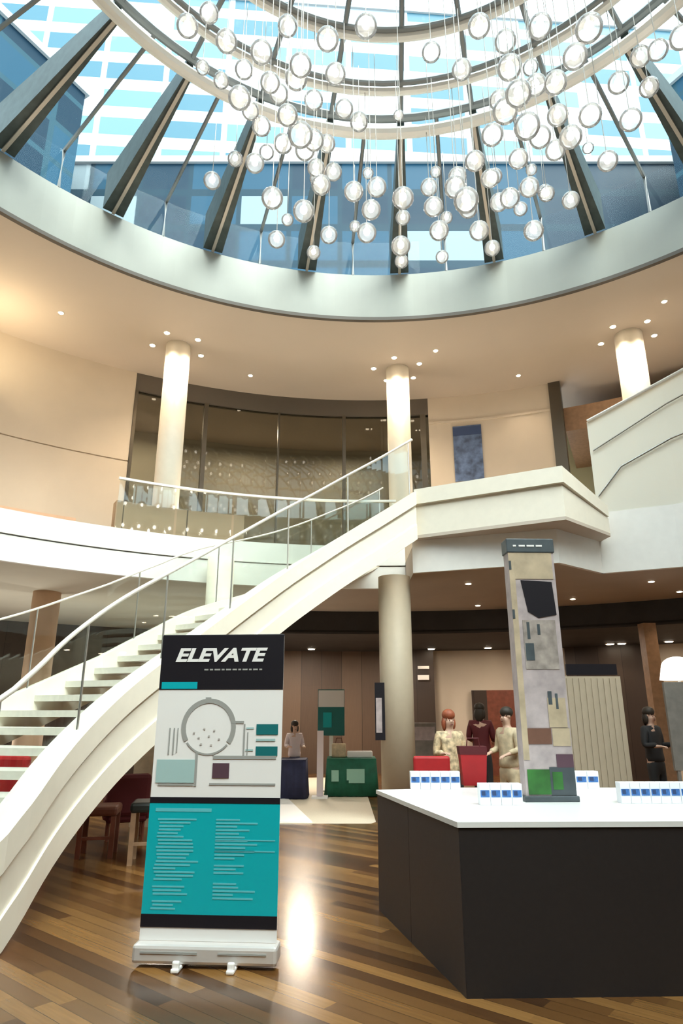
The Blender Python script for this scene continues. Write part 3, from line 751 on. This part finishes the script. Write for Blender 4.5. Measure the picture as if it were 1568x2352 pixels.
# ================================================================== COUNTER
cnt = thing('counter', 'dark charcoal angled reception counter with white top', 'counter', (0.69, 4.27, 0))
P = [Vector((0.30, 5.94)), Vector((0.48, 5.15)), Vector((0.69, 4.23)), Vector((2.35, 4.28)), Vector((2.9, 5.2)), Vector((2.6, 6.12)), Vector((1.0, 6.12))]
H_ = 0.86
bm = BM(); prism(bm, [p + (Vector((1.5, 5.2)) - p).normalized() * 0.06 for p in P], 0.03, H_ - 0.005); g = new('carcass', bm, 'charcoal2', cnt); shift(cnt, g)
for i, (a, b) in enumerate(zip(P, P[1:] + P[:1])):
    d = (b - a).normalized(); n = Vector((-d.y, d.x)) * 0.025
    if n.dot(Vector((1.5, 5.2)) - a) < 0: n = -n
    a2, b2 = a + d * 0.003, b - d * 0.003
    bm = BM(); prism(bm, [a2, b2, b2 + n, a2 + n], 0.0, H_); g = new('panel', bm, 'charcoal' if i < 2 else 'charcoal2', cnt); shift(cnt, g)
    if i == 0:
        bm = BM(); prism(bm, [b - d * 0.006 + n * 0.3, b + d * 0.006 + n * 0.3, b + d * 0.006 + n, b - d * 0.006 + n], 0.0, H_); g = new('joint', bm, 'black', cnt); shift(cnt, g)
bm = BM(); prism(bm, [p - (Vector((1.5, 5.2)) - p).normalized() * 0.012 for p in P], H_, 0.89); g = new('worktop', bm, 'countertop', cnt); shift(cnt, g)

# display tower standing on the counter
t0, t1 = atZ(1210, 1842, 0.89), atZ(1325, 1842, 0.89); tc_ = (t0 + t1) / 2; TW = 0.37; THt = 1.97
tower = thing('display_tower', 'tall slim printed display tower standing on the white counter top', 'display', (tc_.x, tc_.y + 0.07, 0.89), R(2))
bm = BM(); box(bm, (0, 0, 0.02), (TW + 0.03, 0.17, 0.04), bev=0.006); new('base', bm, 'slate', tower)
bm = BM(); box(bm, (0, 0, 0.04 + (THt - 0.04) / 2), (TW, 0.13, THt - 0.04)); body = new('body', bm, 'lilac', tower)
def tz(py): return 0.04 + (1835 - py) / (1835 - 1245) * (THt - 0.04)
def tp(name, u0, u1, y0, y1, m, lift=0.067, side=False):
    bm = BM(); za, zb = tz(y1), tz(y0)
    if side: box(bm, (-TW / 2 - 0.002, 0, (za + zb) / 2), (0.003, 0.13, zb - za))
    else: box(bm, (-TW / 2 + (u0 + u1) / 2 * TW, -lift, (za + zb) / 2), ((u1 - u0) * TW, 0.003, zb - za))
    return new(name, bm, m, body)
bm = BM(); box(bm, (0, 0, tz(1261)), (TW + 0.02, 0.15, tz(1243) - tz(1279)), bev=0.008); cap = new('header', bm, 'slate', body)
bm = BM()
for x, w in ((-0.13, 0.025), (-0.07, 0.05), (0.0, 0.06), (0.07, 0.05)): box(bm, (x, -0.077, tz(1262)), (w, 0.003, 0.014))
new('header_text', bm, 'print', cap)
tp('edge_strip', 0.0, 0.12, 1279, 1760, 'sandprint')
tp('print_photo', 0.12, 0.95, 1279, 1345, 'sandprint', 0.0675)
bm = BM(); prism(bm, [(-0.10, 1348), (0.15, 1352), (0.165, 1432), (0.02, 1440), (-0.06, 1425)], -0.0695, -0.066)
for v in bm.verts: v.co = Vector((v.co.x, v.co.z, tz(v.co.y)))
new('print_photo', bm, 'black', body)
tp('print_photo', 0.2, 0.9, 1445, 1560, 'greyprint', 0.0675)
for u0, u1, y0, y1 in ((0.28, 0.34, 1450, 1490), (0.22, 0.4, 1500, 1540), (0.5, 0.56, 1455, 1480), (0.6, 0.68, 1610, 1640), (0.75, 0.8, 1615, 1650)): tp('print_mark', u0, u1, y0, y1, 'slate', 0.069)
tp('print_photo', 0.58, 0.95, 1625, 1690, 'sandprint', 0.0685)
tp('print_band', 0.12, 0.6, 1692, 1726, 'brownprint', 0.0685); tp('print_band', 0.62, 0.98, 1692, 1730, 'sandprint', 0.0685)
tp('print_green', 0.05, 0.50, 1780, 1832, 'grass', 0.0685); tp('print_base', 0.5, 1.0, 1775, 1834, 'slate', 0.068)
tp('print_green', 0.55, 0.75, 1785, 1822, 'grass', 0.0695); tp('print_plum', 0.66, 1.0, 1748, 1776, 'plum', 0.0685)
for y in (1300, 1420): tp('edge_mark', 0.0, 0.05, y, y + 22, 'slate', 0.0695)

# boxes on the counter: white cartons with a blue print
def make_carton():
    t = bpy.data.objects.new('carton', None); COL.objects.link(t)
    bm = BM(); box(bm, (0, 0, 0.07), (0.082, 0.082, 0.14), bev=0.003); new('body', bm, 'paper', t)
    bm = BM(); box(bm, (0, -0.0425, 0.075), (0.07, 0.002, 0.045)); new('print', bm, 'blueprint', t)
    bm = BM(); box(bm, (-0.012, -0.0435, 0.078), (0.03, 0.002, 0.03)); new('emblem', bm, 'bluedark', t)
    return t
CT = make_carton(); cf = [True]
def carton_row(px0, px1, py, n, where):
    a, b = atZ(px0, py, 0.89), atZ(px1, py, 0.89)
    for i in range(n):
        o = CT if cf[0] else copy_tree(CT); cf[0] = False
        f = (i + 0.5) / n; p = a + (b - a) * f
        o.location = (p.x, p.y + 0.045, 0.89); o.scale = ((b - a).length / n / 0.084, 1, 1)
        o.rotation_euler = (0, 0, random.uniform(-0.03, 0.03) * 0)
        tag(o, f'small white blue-printed carton {where}', 'box', f'cartons {where}')
carton_row(943, 1058, 1813, 5, 'at the left end of the counter top by the red bag')
carton_row(1103, 1202, 1850, 4, 'just left of the display tower foot')
carton_row(1324, 1378, 1812, 2, 'just right of the display tower foot')
carton_row(1428, 1590, 1846, 7, 'at the right side of the counter top')
# red bag
rb = atZ(1088, 1803, 0.89)
bag = thing('gift_bag', 'red paper bag with dark maroon mouth on the back of the white counter', 'bag', (rb.x, rb.y, 0.89))
bm = BM(); strip(bm, [[(-.10, -.06, 0), (.10, -.06, 0), (.10, .06, 0), (-.10, .06, 0)], [(-.12, -.065, .27), (.12, -.065, .27), (.12, .065, .27), (-.12, .065, .27)]]); new('body', bm, 'red', bag)
bm = BM(); strip(bm, [[(-.123, -.068, .26), (.123, -.068, .26), (.123, .068, .26), (-.123, .068, .26)], [(-.13, -.072, .33), (.12, -.072, .33), (.12, .072, .33), (-.13, .072, .33)]]); new('lining', bm, 'maroon', bag)
bm = BM(); tube(bm, [(-.06, -.06, .32), (-.05, -.06, .40), (.05, -.06, .40), (.06, -.06, .32)], 0.006, 6); new('handle', bm, 'maroon', bag)

# ================================================================== BACKGROUND FURNITURE
def draped_table(px0, px1, py0, Y, m, name, label, cat='table', zt=None):
    a, b = atY(px0, py0, Y), atY(px1, py0, Y); w = b.x - a.x; z = a.z
    t = thing(name, label, cat, ((a.x + b.x) / 2, Y + 0.35, 0))
    bm = BM(); box(bm, (0, 0, z - 0.02), (w, 0.7, 0.04), bev=0.01); new('top', bm, m, t)
    bm = BM(); n = 40; ring0, ring1 = [], []
    per = [(-w / 2, -.35), (w / 2, -.35), (w / 2, .35), (-w / 2, .35)]
    tot = 2 * w + 1.4; pts = []
    for i in range(n * 2):
        s = tot * i / (n * 2)
        if s < w: p = (-w / 2 + s, -.35, 0, -1)
        elif s < w + .7: p = (w / 2, -.35 + s - w, 1, 0)
        elif s < 2 * w + .7: p = (w / 2 - (s - w - .7), .35, 0, 1)
        else: p = (-w / 2, .35 - (s - 2 * w - .7), -1, 0)
        k = 0.02 * math.sin(i * 1.3)
        pts.append(((p[0], p[1], z - 0.02), (p[0] + p[2] * (k + .03), p[1] + p[3] * (k + .03), 0.015)))
    strip(bm, [[p[0] for p in pts], [p[1] for p in pts]]); new('cloth_skirt', bm, m, t, True)
    return t, w, z
gt, gw, gz = draped_table(750, 864, 1742, 13.4, 'green', 'draped_table', 'table under a dark green printed cloth behind the beige carpet')
bm = BM(); box(bm, (-gw * .33, -.395, gz * .55), (.14, .006, .2)); box(bm, (gw * .08, -.395, gz * .58), (.34, .006, .2)); box(bm, (gw * .1, -.395, gz * .4), (.3, .006, .05)); new('cloth_print', bm, 'greenpale', gt)
nt_, nw, nz_ = draped_table(640, 702, 1745, 13.0, 'navy', 'draped_table', 'table under a navy blue cloth just right of the teal banner')
# things on the green table
def on_table(name, px, Y, z, builder, label, cat):
    a = atY(px, 1740, Y); o = thing(name, label, cat, (a.x, Y, z)); builder(o); return o
def b_stack(o):
    bm = BM(); box(bm, (0, 0, .06), (.5, .22, .12), bev=.02); new('stack', bm, 'print', o)
on_table('leaflet_stack', 826, 13.7, gz, b_stack, 'low pile of white leaflets on the green table', 'leaflets')
def b_bag(o):
    bm = BM(); box(bm, (0, 0, .13), (.28, .14, .26), bev=.03); new('body', bm, 'jacket', o)
    bm = BM(); tube(bm, [(-.07, 0, .25), (-.05, 0, .36), (.05, 0, .36), (.07, 0, .25)], .012, 6); new('handle', bm, 'brownprint', o)
on_table('tote_bag', 778, 13.75, gz, b_bag, 'olive tote bag on the green table below the teal poster', 'bag')
# poster stand behind
pp = atY(760, 1700, 14.3)
ps = thing('poster_stand', 'white and dark teal poster on a slim white stand behind the green table', 'poster', (pp.x, 14.4, 0))
zt_, zb_ = atY(760, 1583, 14.3).z, atY(760, 1690, 14.3).z
bm = BM(); box(bm, (0, 0, (zt_ + zb_) / 2), (.56, .03, zt_ - zb_)); bd = new('board', bm, 'tealdark', ps)
bm = BM(); box(bm, (0, -.018, zt_ - .19), (.54, .006, .34)); new('heading', bm, 'paper', bd)
bm = BM(); box(bm, (-.08, -.018, zt_ - .62), (.18, .006, .3)); new('print', bm, 'teal', bd)
bm = BM(); box(bm, (0, .03, zb_ / 2), (.08, .03, zb_)); box(bm, (0, 0, .015), (.5, .35, .03)); new('stand', bm, 'print', ps)
# white pull-up behind, left of the green table
wp = atY(735, 1750, 13.2)
wst = thing('leaflet_stand', 'narrow white stand on the carpet at the left end of the green table', 'stand', (wp.x, 13.2, 0))
bm = BM(); box(bm, (0, 0, .62), (.12, .05, 1.15)); new('panel', bm, 'whitecloth', wst)
bm = BM(); box(bm, (0, 0, .02), (.3, .3, .04)); new('foot', bm, 'print', wst)
# notice on the beige column
nc = Vector((0.86 - .27, 10.55 - .05, 0)); zn0, zn1 = atY(872, 1700, 10.4).z, atY(872, 1568, 10.4).z
no = thing('notice_board', 'narrow dark framed notice on the left side of the beige ground floor column', 'sign', (nc.x, nc.y - .1, (zn0 + zn1) / 2))
bm = BM(); box(bm, (0, 0, 0), (.16, .03, zn1 - zn0)); nb = new('board', bm, 'black', no)
bm = BM(); box(bm, (-.02, -.017, -.06), (.09, .004, (zn1 - zn0) * .6)); new('print', bm, 'lilac', nb)
# mauve screen right of column
mc = atY(975, 1700, 13.5)
ms = thing('display_screen', 'grey mauve display screen behind the counter right of the beige column', 'screen', (mc.x, 13.5, 0))
za, zb = atY(975, 1745, 13.5).z, atY(975, 1660, 13.5).z
bm = BM(); box(bm, (0, 0, (za + zb) / 2), (.46, .05, zb - za), bev=.01); sc1 = new('panel', bm, 'greymetal', ms)
bm = BM(); box(bm, (0, -.027, zb - .2), (.40, .004, .25)); new('print', bm, 'lilac', sc1)
bm = BM(); box(bm, (0, 0, za / 2), (.07, .05, za)); box(bm, (0, 0, .015), (.4, .3, .03)); new('stand', bm, 'greymetal', ms)
# small lit wall signs on the dark pier
for i, (py, l) in enumerate(((1533, 'upper small white sign on the dark pier right of the beige column'), (1556, 'lower small white sign on the dark pier right of the beige column'))):
    p = atR(972, py, 14.5); bm = BM(); box(bm, (0, 0, 0), (.30, .04, .07 + .05 * i)); s = tag(new('wall_sign', bm, 'print'), l, 'sign'); s.location = p; s.rotation_euler = (0, 0, -R(th_of(p)))
# red armchairs
def armchair(x, y, rz, label, m='red', s=1.0):
    t = thing('armchair', label, 'armchair', (x, y, 0), rz)
    bm = BM(); box(bm, (0, 0, .36 * s), (.62 * s, .6 * s, .2 * s), bev=.04); new('seat', bm, m, t)
    bm = BM(); box(bm, (0, .27 * s, .66 * s), (.66 * s, .13 * s, .62 * s), bev=.05); new('backrest', bm, m, t)
    for k in (-1, 1):
        bm = BM(); box(bm, (k * .31 * s, .02, .46 * s), (.1 * s, .56 * s, .32 * s), bev=.04); new('armrest', bm, m, t)
    for a in (-1, 1):
        for b in (-1, 1):
            bm = BM(); cyl(bm, (a * .26 * s, b * .22 * s, 0), .018, .28 * s, 8); new('leg', bm, 'redwood', t)
    return t
q = atY(985, 1745, 8.2)
bch = thing('bar_chair', 'red bar chair behind the counter, left of the red haired person', 'chair', (q.x, 8.15, 0))
bm = BM(); box(bm, (0, 0, .69), (.40, .38, .08), bev=.03); new('seat', bm, 'red', bch)
bm = BM(); box(bm, (0, -.17, .88), (.42, .06, .32), bev=.025); new('backrest', bm, 'red', bch)
for a in (-1, 1):
    for b in (-1, 1):
        bm = BM(); cyl(bm, (a * .16, b * .15, 0), .016, .66, 8); new('leg', bm, 'steel', bch)
bm = BM(); box(bm, (0, -.15, .25), (.32, .02, .02)); new('footrest', bm, 'steel', bch)
armchair(-4.35, 9.6, R(160), 'red armchair seen through the open treads of the stairs')
# stools beneath the stairs
def stool(x, y, h, m, label, legm, w=.46):
    t = thing('stool', label, 'stool', (x, y, 0), R(10))
    bm = BM(); box(bm, (0, 0, h - .05), (w, .42, .10), bev=.03); new('seat', bm, m, t)
    for a in (-1, 1):
        for b in (-1, 1):
            bm = BM(); box(bm, (a * (w / 2 - .04), b * .17, (h - .1) / 2), (.05, .05, h - .1)); new('leg', bm, legm, t)
    bm = BM(); box(bm, (0, -.17, .2), (w - .1, .03, .03)); new('stretcher', bm, legm, t)
    return t
stool(-2.02, 7.75, .60, 'blackpad', 'black padded stool with brown legs under the stairs beside the banner', 'oak', .5)
stool(-2.72, 8.05, .52, 'redwood', 'dark red wooden stool under the stairs, left of the black padded stool', 'redwood', .42)
armchair(-2.75, 9.1, R(200), 'deep red armchair in the shade under the stairs', 'maroon', .8)
bm = BM(); box(bm, (-2.3, 10.0, 0.6), (1.3, .12, 1.2)); tag(new('low_partition', bm, 'sandprint'), 'sand coloured low partition under the stairs behind the stools', 'partition')

# partition, timber post, lamp at the right
pt0, pt1 = atY(1298, 1553, 10.2), atY(1425, 1556, 10.2); pw = pt1.x - pt0.x
part = thing('partition', 'cream slatted partition panel right of the display tower', 'partition', ((pt0.x + pt1.x) / 2, 10.25, 0))
bm = BM(); box(bm, (0, 0, pt0.z / 2), (pw, .06, pt0.z)); pn = new('panel', bm, 'beige', part)
bm = BM()
for i in range(9): box(bm, (-pw / 2 + (i + .5) * pw / 9, -.037, pt0.z / 2), (pw / 9 - .03, .015, pt0.z - .06))
new('slats', bm, 'beige', pn)
bm = BM(); box(bm, (0, 0, pt0.z + .1), (pw * .92, .05, .16)); new('gap_strip', bm, 'black', part)  # black strip in place of the dark gap above the panel
q = atY(1515, 1660, 12.6)
pst = thing('timber_post', 'pale timber post at the right edge behind the counter', 'post', (q.x, 12.6, 0))
bm = BM(); box(bm, (0, 0, 1.58), (.24, .24, 3.15)); new('shaft', bm, 'oak', pst)
bm = BM(); box(bm, (0, 0, .05), (.27, .27, .1)); new('plinth', bm, 'oak', pst)
q = atY(1548, 1540, 9.9)
lamp = thing('floor_lamp', 'floor lamp with lit white dome shade at the right frame edge', 'lamp', (q.x + .05, 9.9, 0))
bm = BM(); cyl(bm, (0, 0, 0), .17, .04, 24); new('base', bm, 'greymetal', lamp)
bm = BM(); cyl(bm, (0, 0, .04), .02, 1.95, 10); new('pole', bm, 'steel', lamp)
bm = BM(); cyl(bm, (0, 0, 1.98), .26, .18, 32, .22); sph(bm, (0, 0, 2.16), .22, 24, (1, 1, .7)); new('lamp_shade', bm, 'shade', lamp, True)
q = atY(1556, 1640, 9.4)
gs = thing('standing_notice', 'grey notice panel standing beneath the white lamp shade', 'panel', (q.x + .1, 9.4, 0))
bm = BM(); box(bm, (0, 0, 1.35), (.5, .05, 1.15)); new('board', bm, 'greymetal', gs)
bm = BM(); box(bm, (-.2, 0, .4), (.04, .04, .8)); box(bm, (.2, 0, .4), (.04, .04, .8)); box(bm, (0, 0, .015), (.5, .3, .03)); new('stand', bm, 'greymetal', gs)

# ================================================================== PEOPLE
def skin_mesh(name, V, E, rad, m, parent, root=0, sub=1):
    me = bpy.data.meshes.new(name); me.from_pydata([tuple(v) for v in V], E, []); me.materials.append(M[m])
    o = bpy.data.objects.new(name, me); COL.objects.link(o)
    md = o.modifiers.new('Skin', 'SKIN'); md.use_smooth_shade = True
    for i, r in enumerate(rad):
        me.skin_vertices[0].data[i].radius = r if isinstance(r, tuple) else (r, r)
        me.skin_vertices[0].data[i].use_root = (i == root)
    s = o.modifiers.new('Sub', 'SUBSURF'); s.levels = sub; s.render_levels = sub
    dg = bpy.context.evaluated_depsgraph_get(); me2 = bpy.data.meshes.new_from_object(o.evaluated_get(dg))
    bpy.data.objects.remove(o)
    o = bpy.data.objects.new(name, me2); COL.objects.link(o); o.parent = parent
    for p in me2.polygons: p.use_smooth = True
    return o
def person(label, x, y, rz, h, top, bottom, hair, arm=(0.15, -0.25), hair_long=True, skirt=False):
    t = thing('person', label, 'person', (x, y, 0), rz)
    k = h / 1.65
    V = []; E = []; Rr = []
    def add(p, r, par=None):
        V.append(Vector(p) * k); Rr.append((r[0] * k, r[1] * k) if isinstance(r, tuple) else r * k)
        if par is not None: E.append((par, len(V) - 1))
        return len(V) - 1
    # faces -Y
    pel = add((0, 0, .90), (.15, .10)); wst = add((0, .005, 1.06), (.125, .09), pel); chs = add((0, .01, 1.24), (.15, .10), wst); nkb = add((0, .015, 1.38), (.07, .06), chs)
    nk = add((0, .005, 1.43), .048, nkb); hd0 = add((0, -.005, 1.50), (.068, .08), nk); hd1 = add((0, 0.006, 1.565), (.070, .080), hd0); add((0, .012, 1.61), (.046, .055), hd1)
    nose = add((0, -.092, 1.525), .012, hd0)
    for s in (-1, 1):
        add((s * .082, .005, 1.53), .012, hd1)
        sh = add((s * .165, .015, 1.335), .055, chs); el = add((s * .215, .03 + arm[1] * .1, 1.08), .040, sh); wr = add((s * .19, arm[1] * .75, 1.08 - .20 + arm[0]), .026, el)
        d = (V[wr] / k - V[el] / k).normalized(); side = Vector((-s, 0, 0))
        pm = add(V[wr] / k + d * .06, (.036, .018), wr)
        for f, L_ in enumerate((.062, .07, .066, .052)):
            b = V[pm] / k + side * (-.028 + f * .019) + d * .03; m1 = add(b, .0085, pm); m2 = add(b + d * L_ * .55 + Vector((0, 0, -.008)), .0075, m1); add(b + d * L_ * .8 + Vector((0, 0, -.03)), .0065, m2)
        tb = add(V[wr] / k + d * .035 + side * .03, .010, wr); add(V[wr] / k + d * .075 + side * .05, .008, tb)
        hp = add((s * .09, 0, .84), .085, pel); kn = add((s * .10, -.01, .48), .055, hp); an = add((s * .105, .015, .085), .036, kn); add((s * .115, -.13, .035), (.032, .028), an)
    body = skin_mesh('body', V, E, Rr, 'skin', t)
    # blouse, trousers, shoes, hair
    V2, E2, R2 = [], [], []
    def add2(p, r, par=None):
        V2.append(Vector(p) * k); R2.append((r[0] * k, r[1] * k) if isinstance(r, tuple) else r * k)
        if par is not None: E2.append((par, len(V2) - 1))
        return len(V2) - 1
    z_ = add2((0, 0, .80), (.185, .14)); a = add2((0, 0, .90), (.18, .13), z_); b = add2((0, .005, 1.06), (.148, .112), a); c = add2((0, .01, 1.24), (.17, .122), b); add2((0, .015, 1.385), (.075, .07), c)
    for s in (-1, 1):
        sh = add2((s * .165, .015, 1.335), .070, c); el = add2((s * .217, .03 + arm[1] * .1, 1.08), .055, sh); add2((s * .192, arm[1] * .70, 1.10 - .20 + arm[0]), .042, el)
    skin_mesh('blouse', V2, E2, R2, top, t)
    V2, E2, R2 = [], [], []
    a = add2((0, 0, .93), (.155, .115))
    if skirt: b = add2((0, 0, .75), (.19, .15), a); add2((0, 0, .5), (.2, .16), b)
    else:
        a0_ = add2((0, 0, .80), (.16, .115), a)
        for s in (-1, 1):
            hp = add2((s * .095, 0, .70), .088, a0_); kn = add2((s * .10, -.01, .48), .072, hp); add2((s * .105, .012, .09), .058, kn)
    skin_mesh('skirt' if skirt else 'trousers', V2, E2, R2, bottom, t)
    for s in (-1, 1):
        bm = BM(); box(bm, Vector((s * .11, -.06, .035)) * k, (.085 * k, .24 * k, .07 * k), bev=.025); new('shoe', bm, 'shoe', t, True)
        bm = BM(); sph(bm, Vector((s * .030, -.083, 1.535)) * k, .007 * k, 8); new('eye', bm, 'black', t, True)
    bm = BM(); sph(bm, Vector((0, -.083, 1.475)) * k, .02 * k, 8, (1, .4, .3)); new('mouth', bm, 'maroon', t, True)
    bm = BM(); sph(bm, Vector((0, .018, 1.604)) * k, .098 * k, 18, (.95, 1.0, .85))
    if hair_long:
        sph(bm, Vector((0, .068, 1.49)) * k, .085 * k, 14, (1.05, .6, 1.5))
        for s in (-1, 1): sph(bm, Vector((s * .075, .02, 1.49)) * k, .04 * k, 10, (.7, 1, 2.0))
    new('hair', bm, hair, t, True)
    return t
q = atY(1033, 1700, 9.0); person('person with red hair in a patterned blouse behind the counter', q.x, 9.0, R(15), 1.53, 'floral', 'blackcloth', 'hair_red', (0.22, -.25))
q = atY(1165, 1700, 9.6); person('person with dark hair in a cream jacket, left of the display tower', q.x, 9.6, R(-60), 1.57, 'jacket', 'jacket', 'hair_dark', hair_long=False)
q = atY(1468, 1700, 10.9); person('person with long dark hair in black clothes near the timber post', q.x + .12, 10.7, R(30), 1.58, 'blackcloth', 'blackcloth', 'hair_dark', (0.2, -.3))
q = atY(676, 1720, 13.95); person('person in a pale pink and white top behind the navy table', q.x, 13.95, R(20), 1.35, 'whitecloth', 'navy', 'hair_dark', (0.2, -.2))
q = atY(1105, 1700, 12.2); person('person in dark clothes standing far behind the red bag', q.x, 12.2, R(160), 1.66, 'maroon', 'blackcloth', 'hair_dark')

# ================================================================== BUILDINGS BEYOND THE SKYLIGHT
def building(name_label, x, y, w, d, h, m, rz=0.0):
    t = thing('building', name_label, 'building', (x, y, 0), rz)
    bm = BM(); box(bm, (0, 0, h / 2), (w, d, h)); new('facade', bm, m, t)
    bm = BM(); box(bm, (0, 0, h + .4), (w + .6, d + .6, .8)); new('parapet', bm, 'roofgrey', t)
    return t
building('blue glass office block straight behind the skylight', 3, 62, 70, 14, 57, 'facade')
building('dark blue glass tower seen through the left of the skylight', -44, 36, 40, 22, 58, 'facade3', R(60))
building('white banded tower rising above the blue block behind the skylight', 0, 84, 110, 18, 108, 'facade2', R(4))
building('dark blue glass tower seen through the right of the skylight', 50, 36, 40, 22, 58, 'facade3', R(-60))
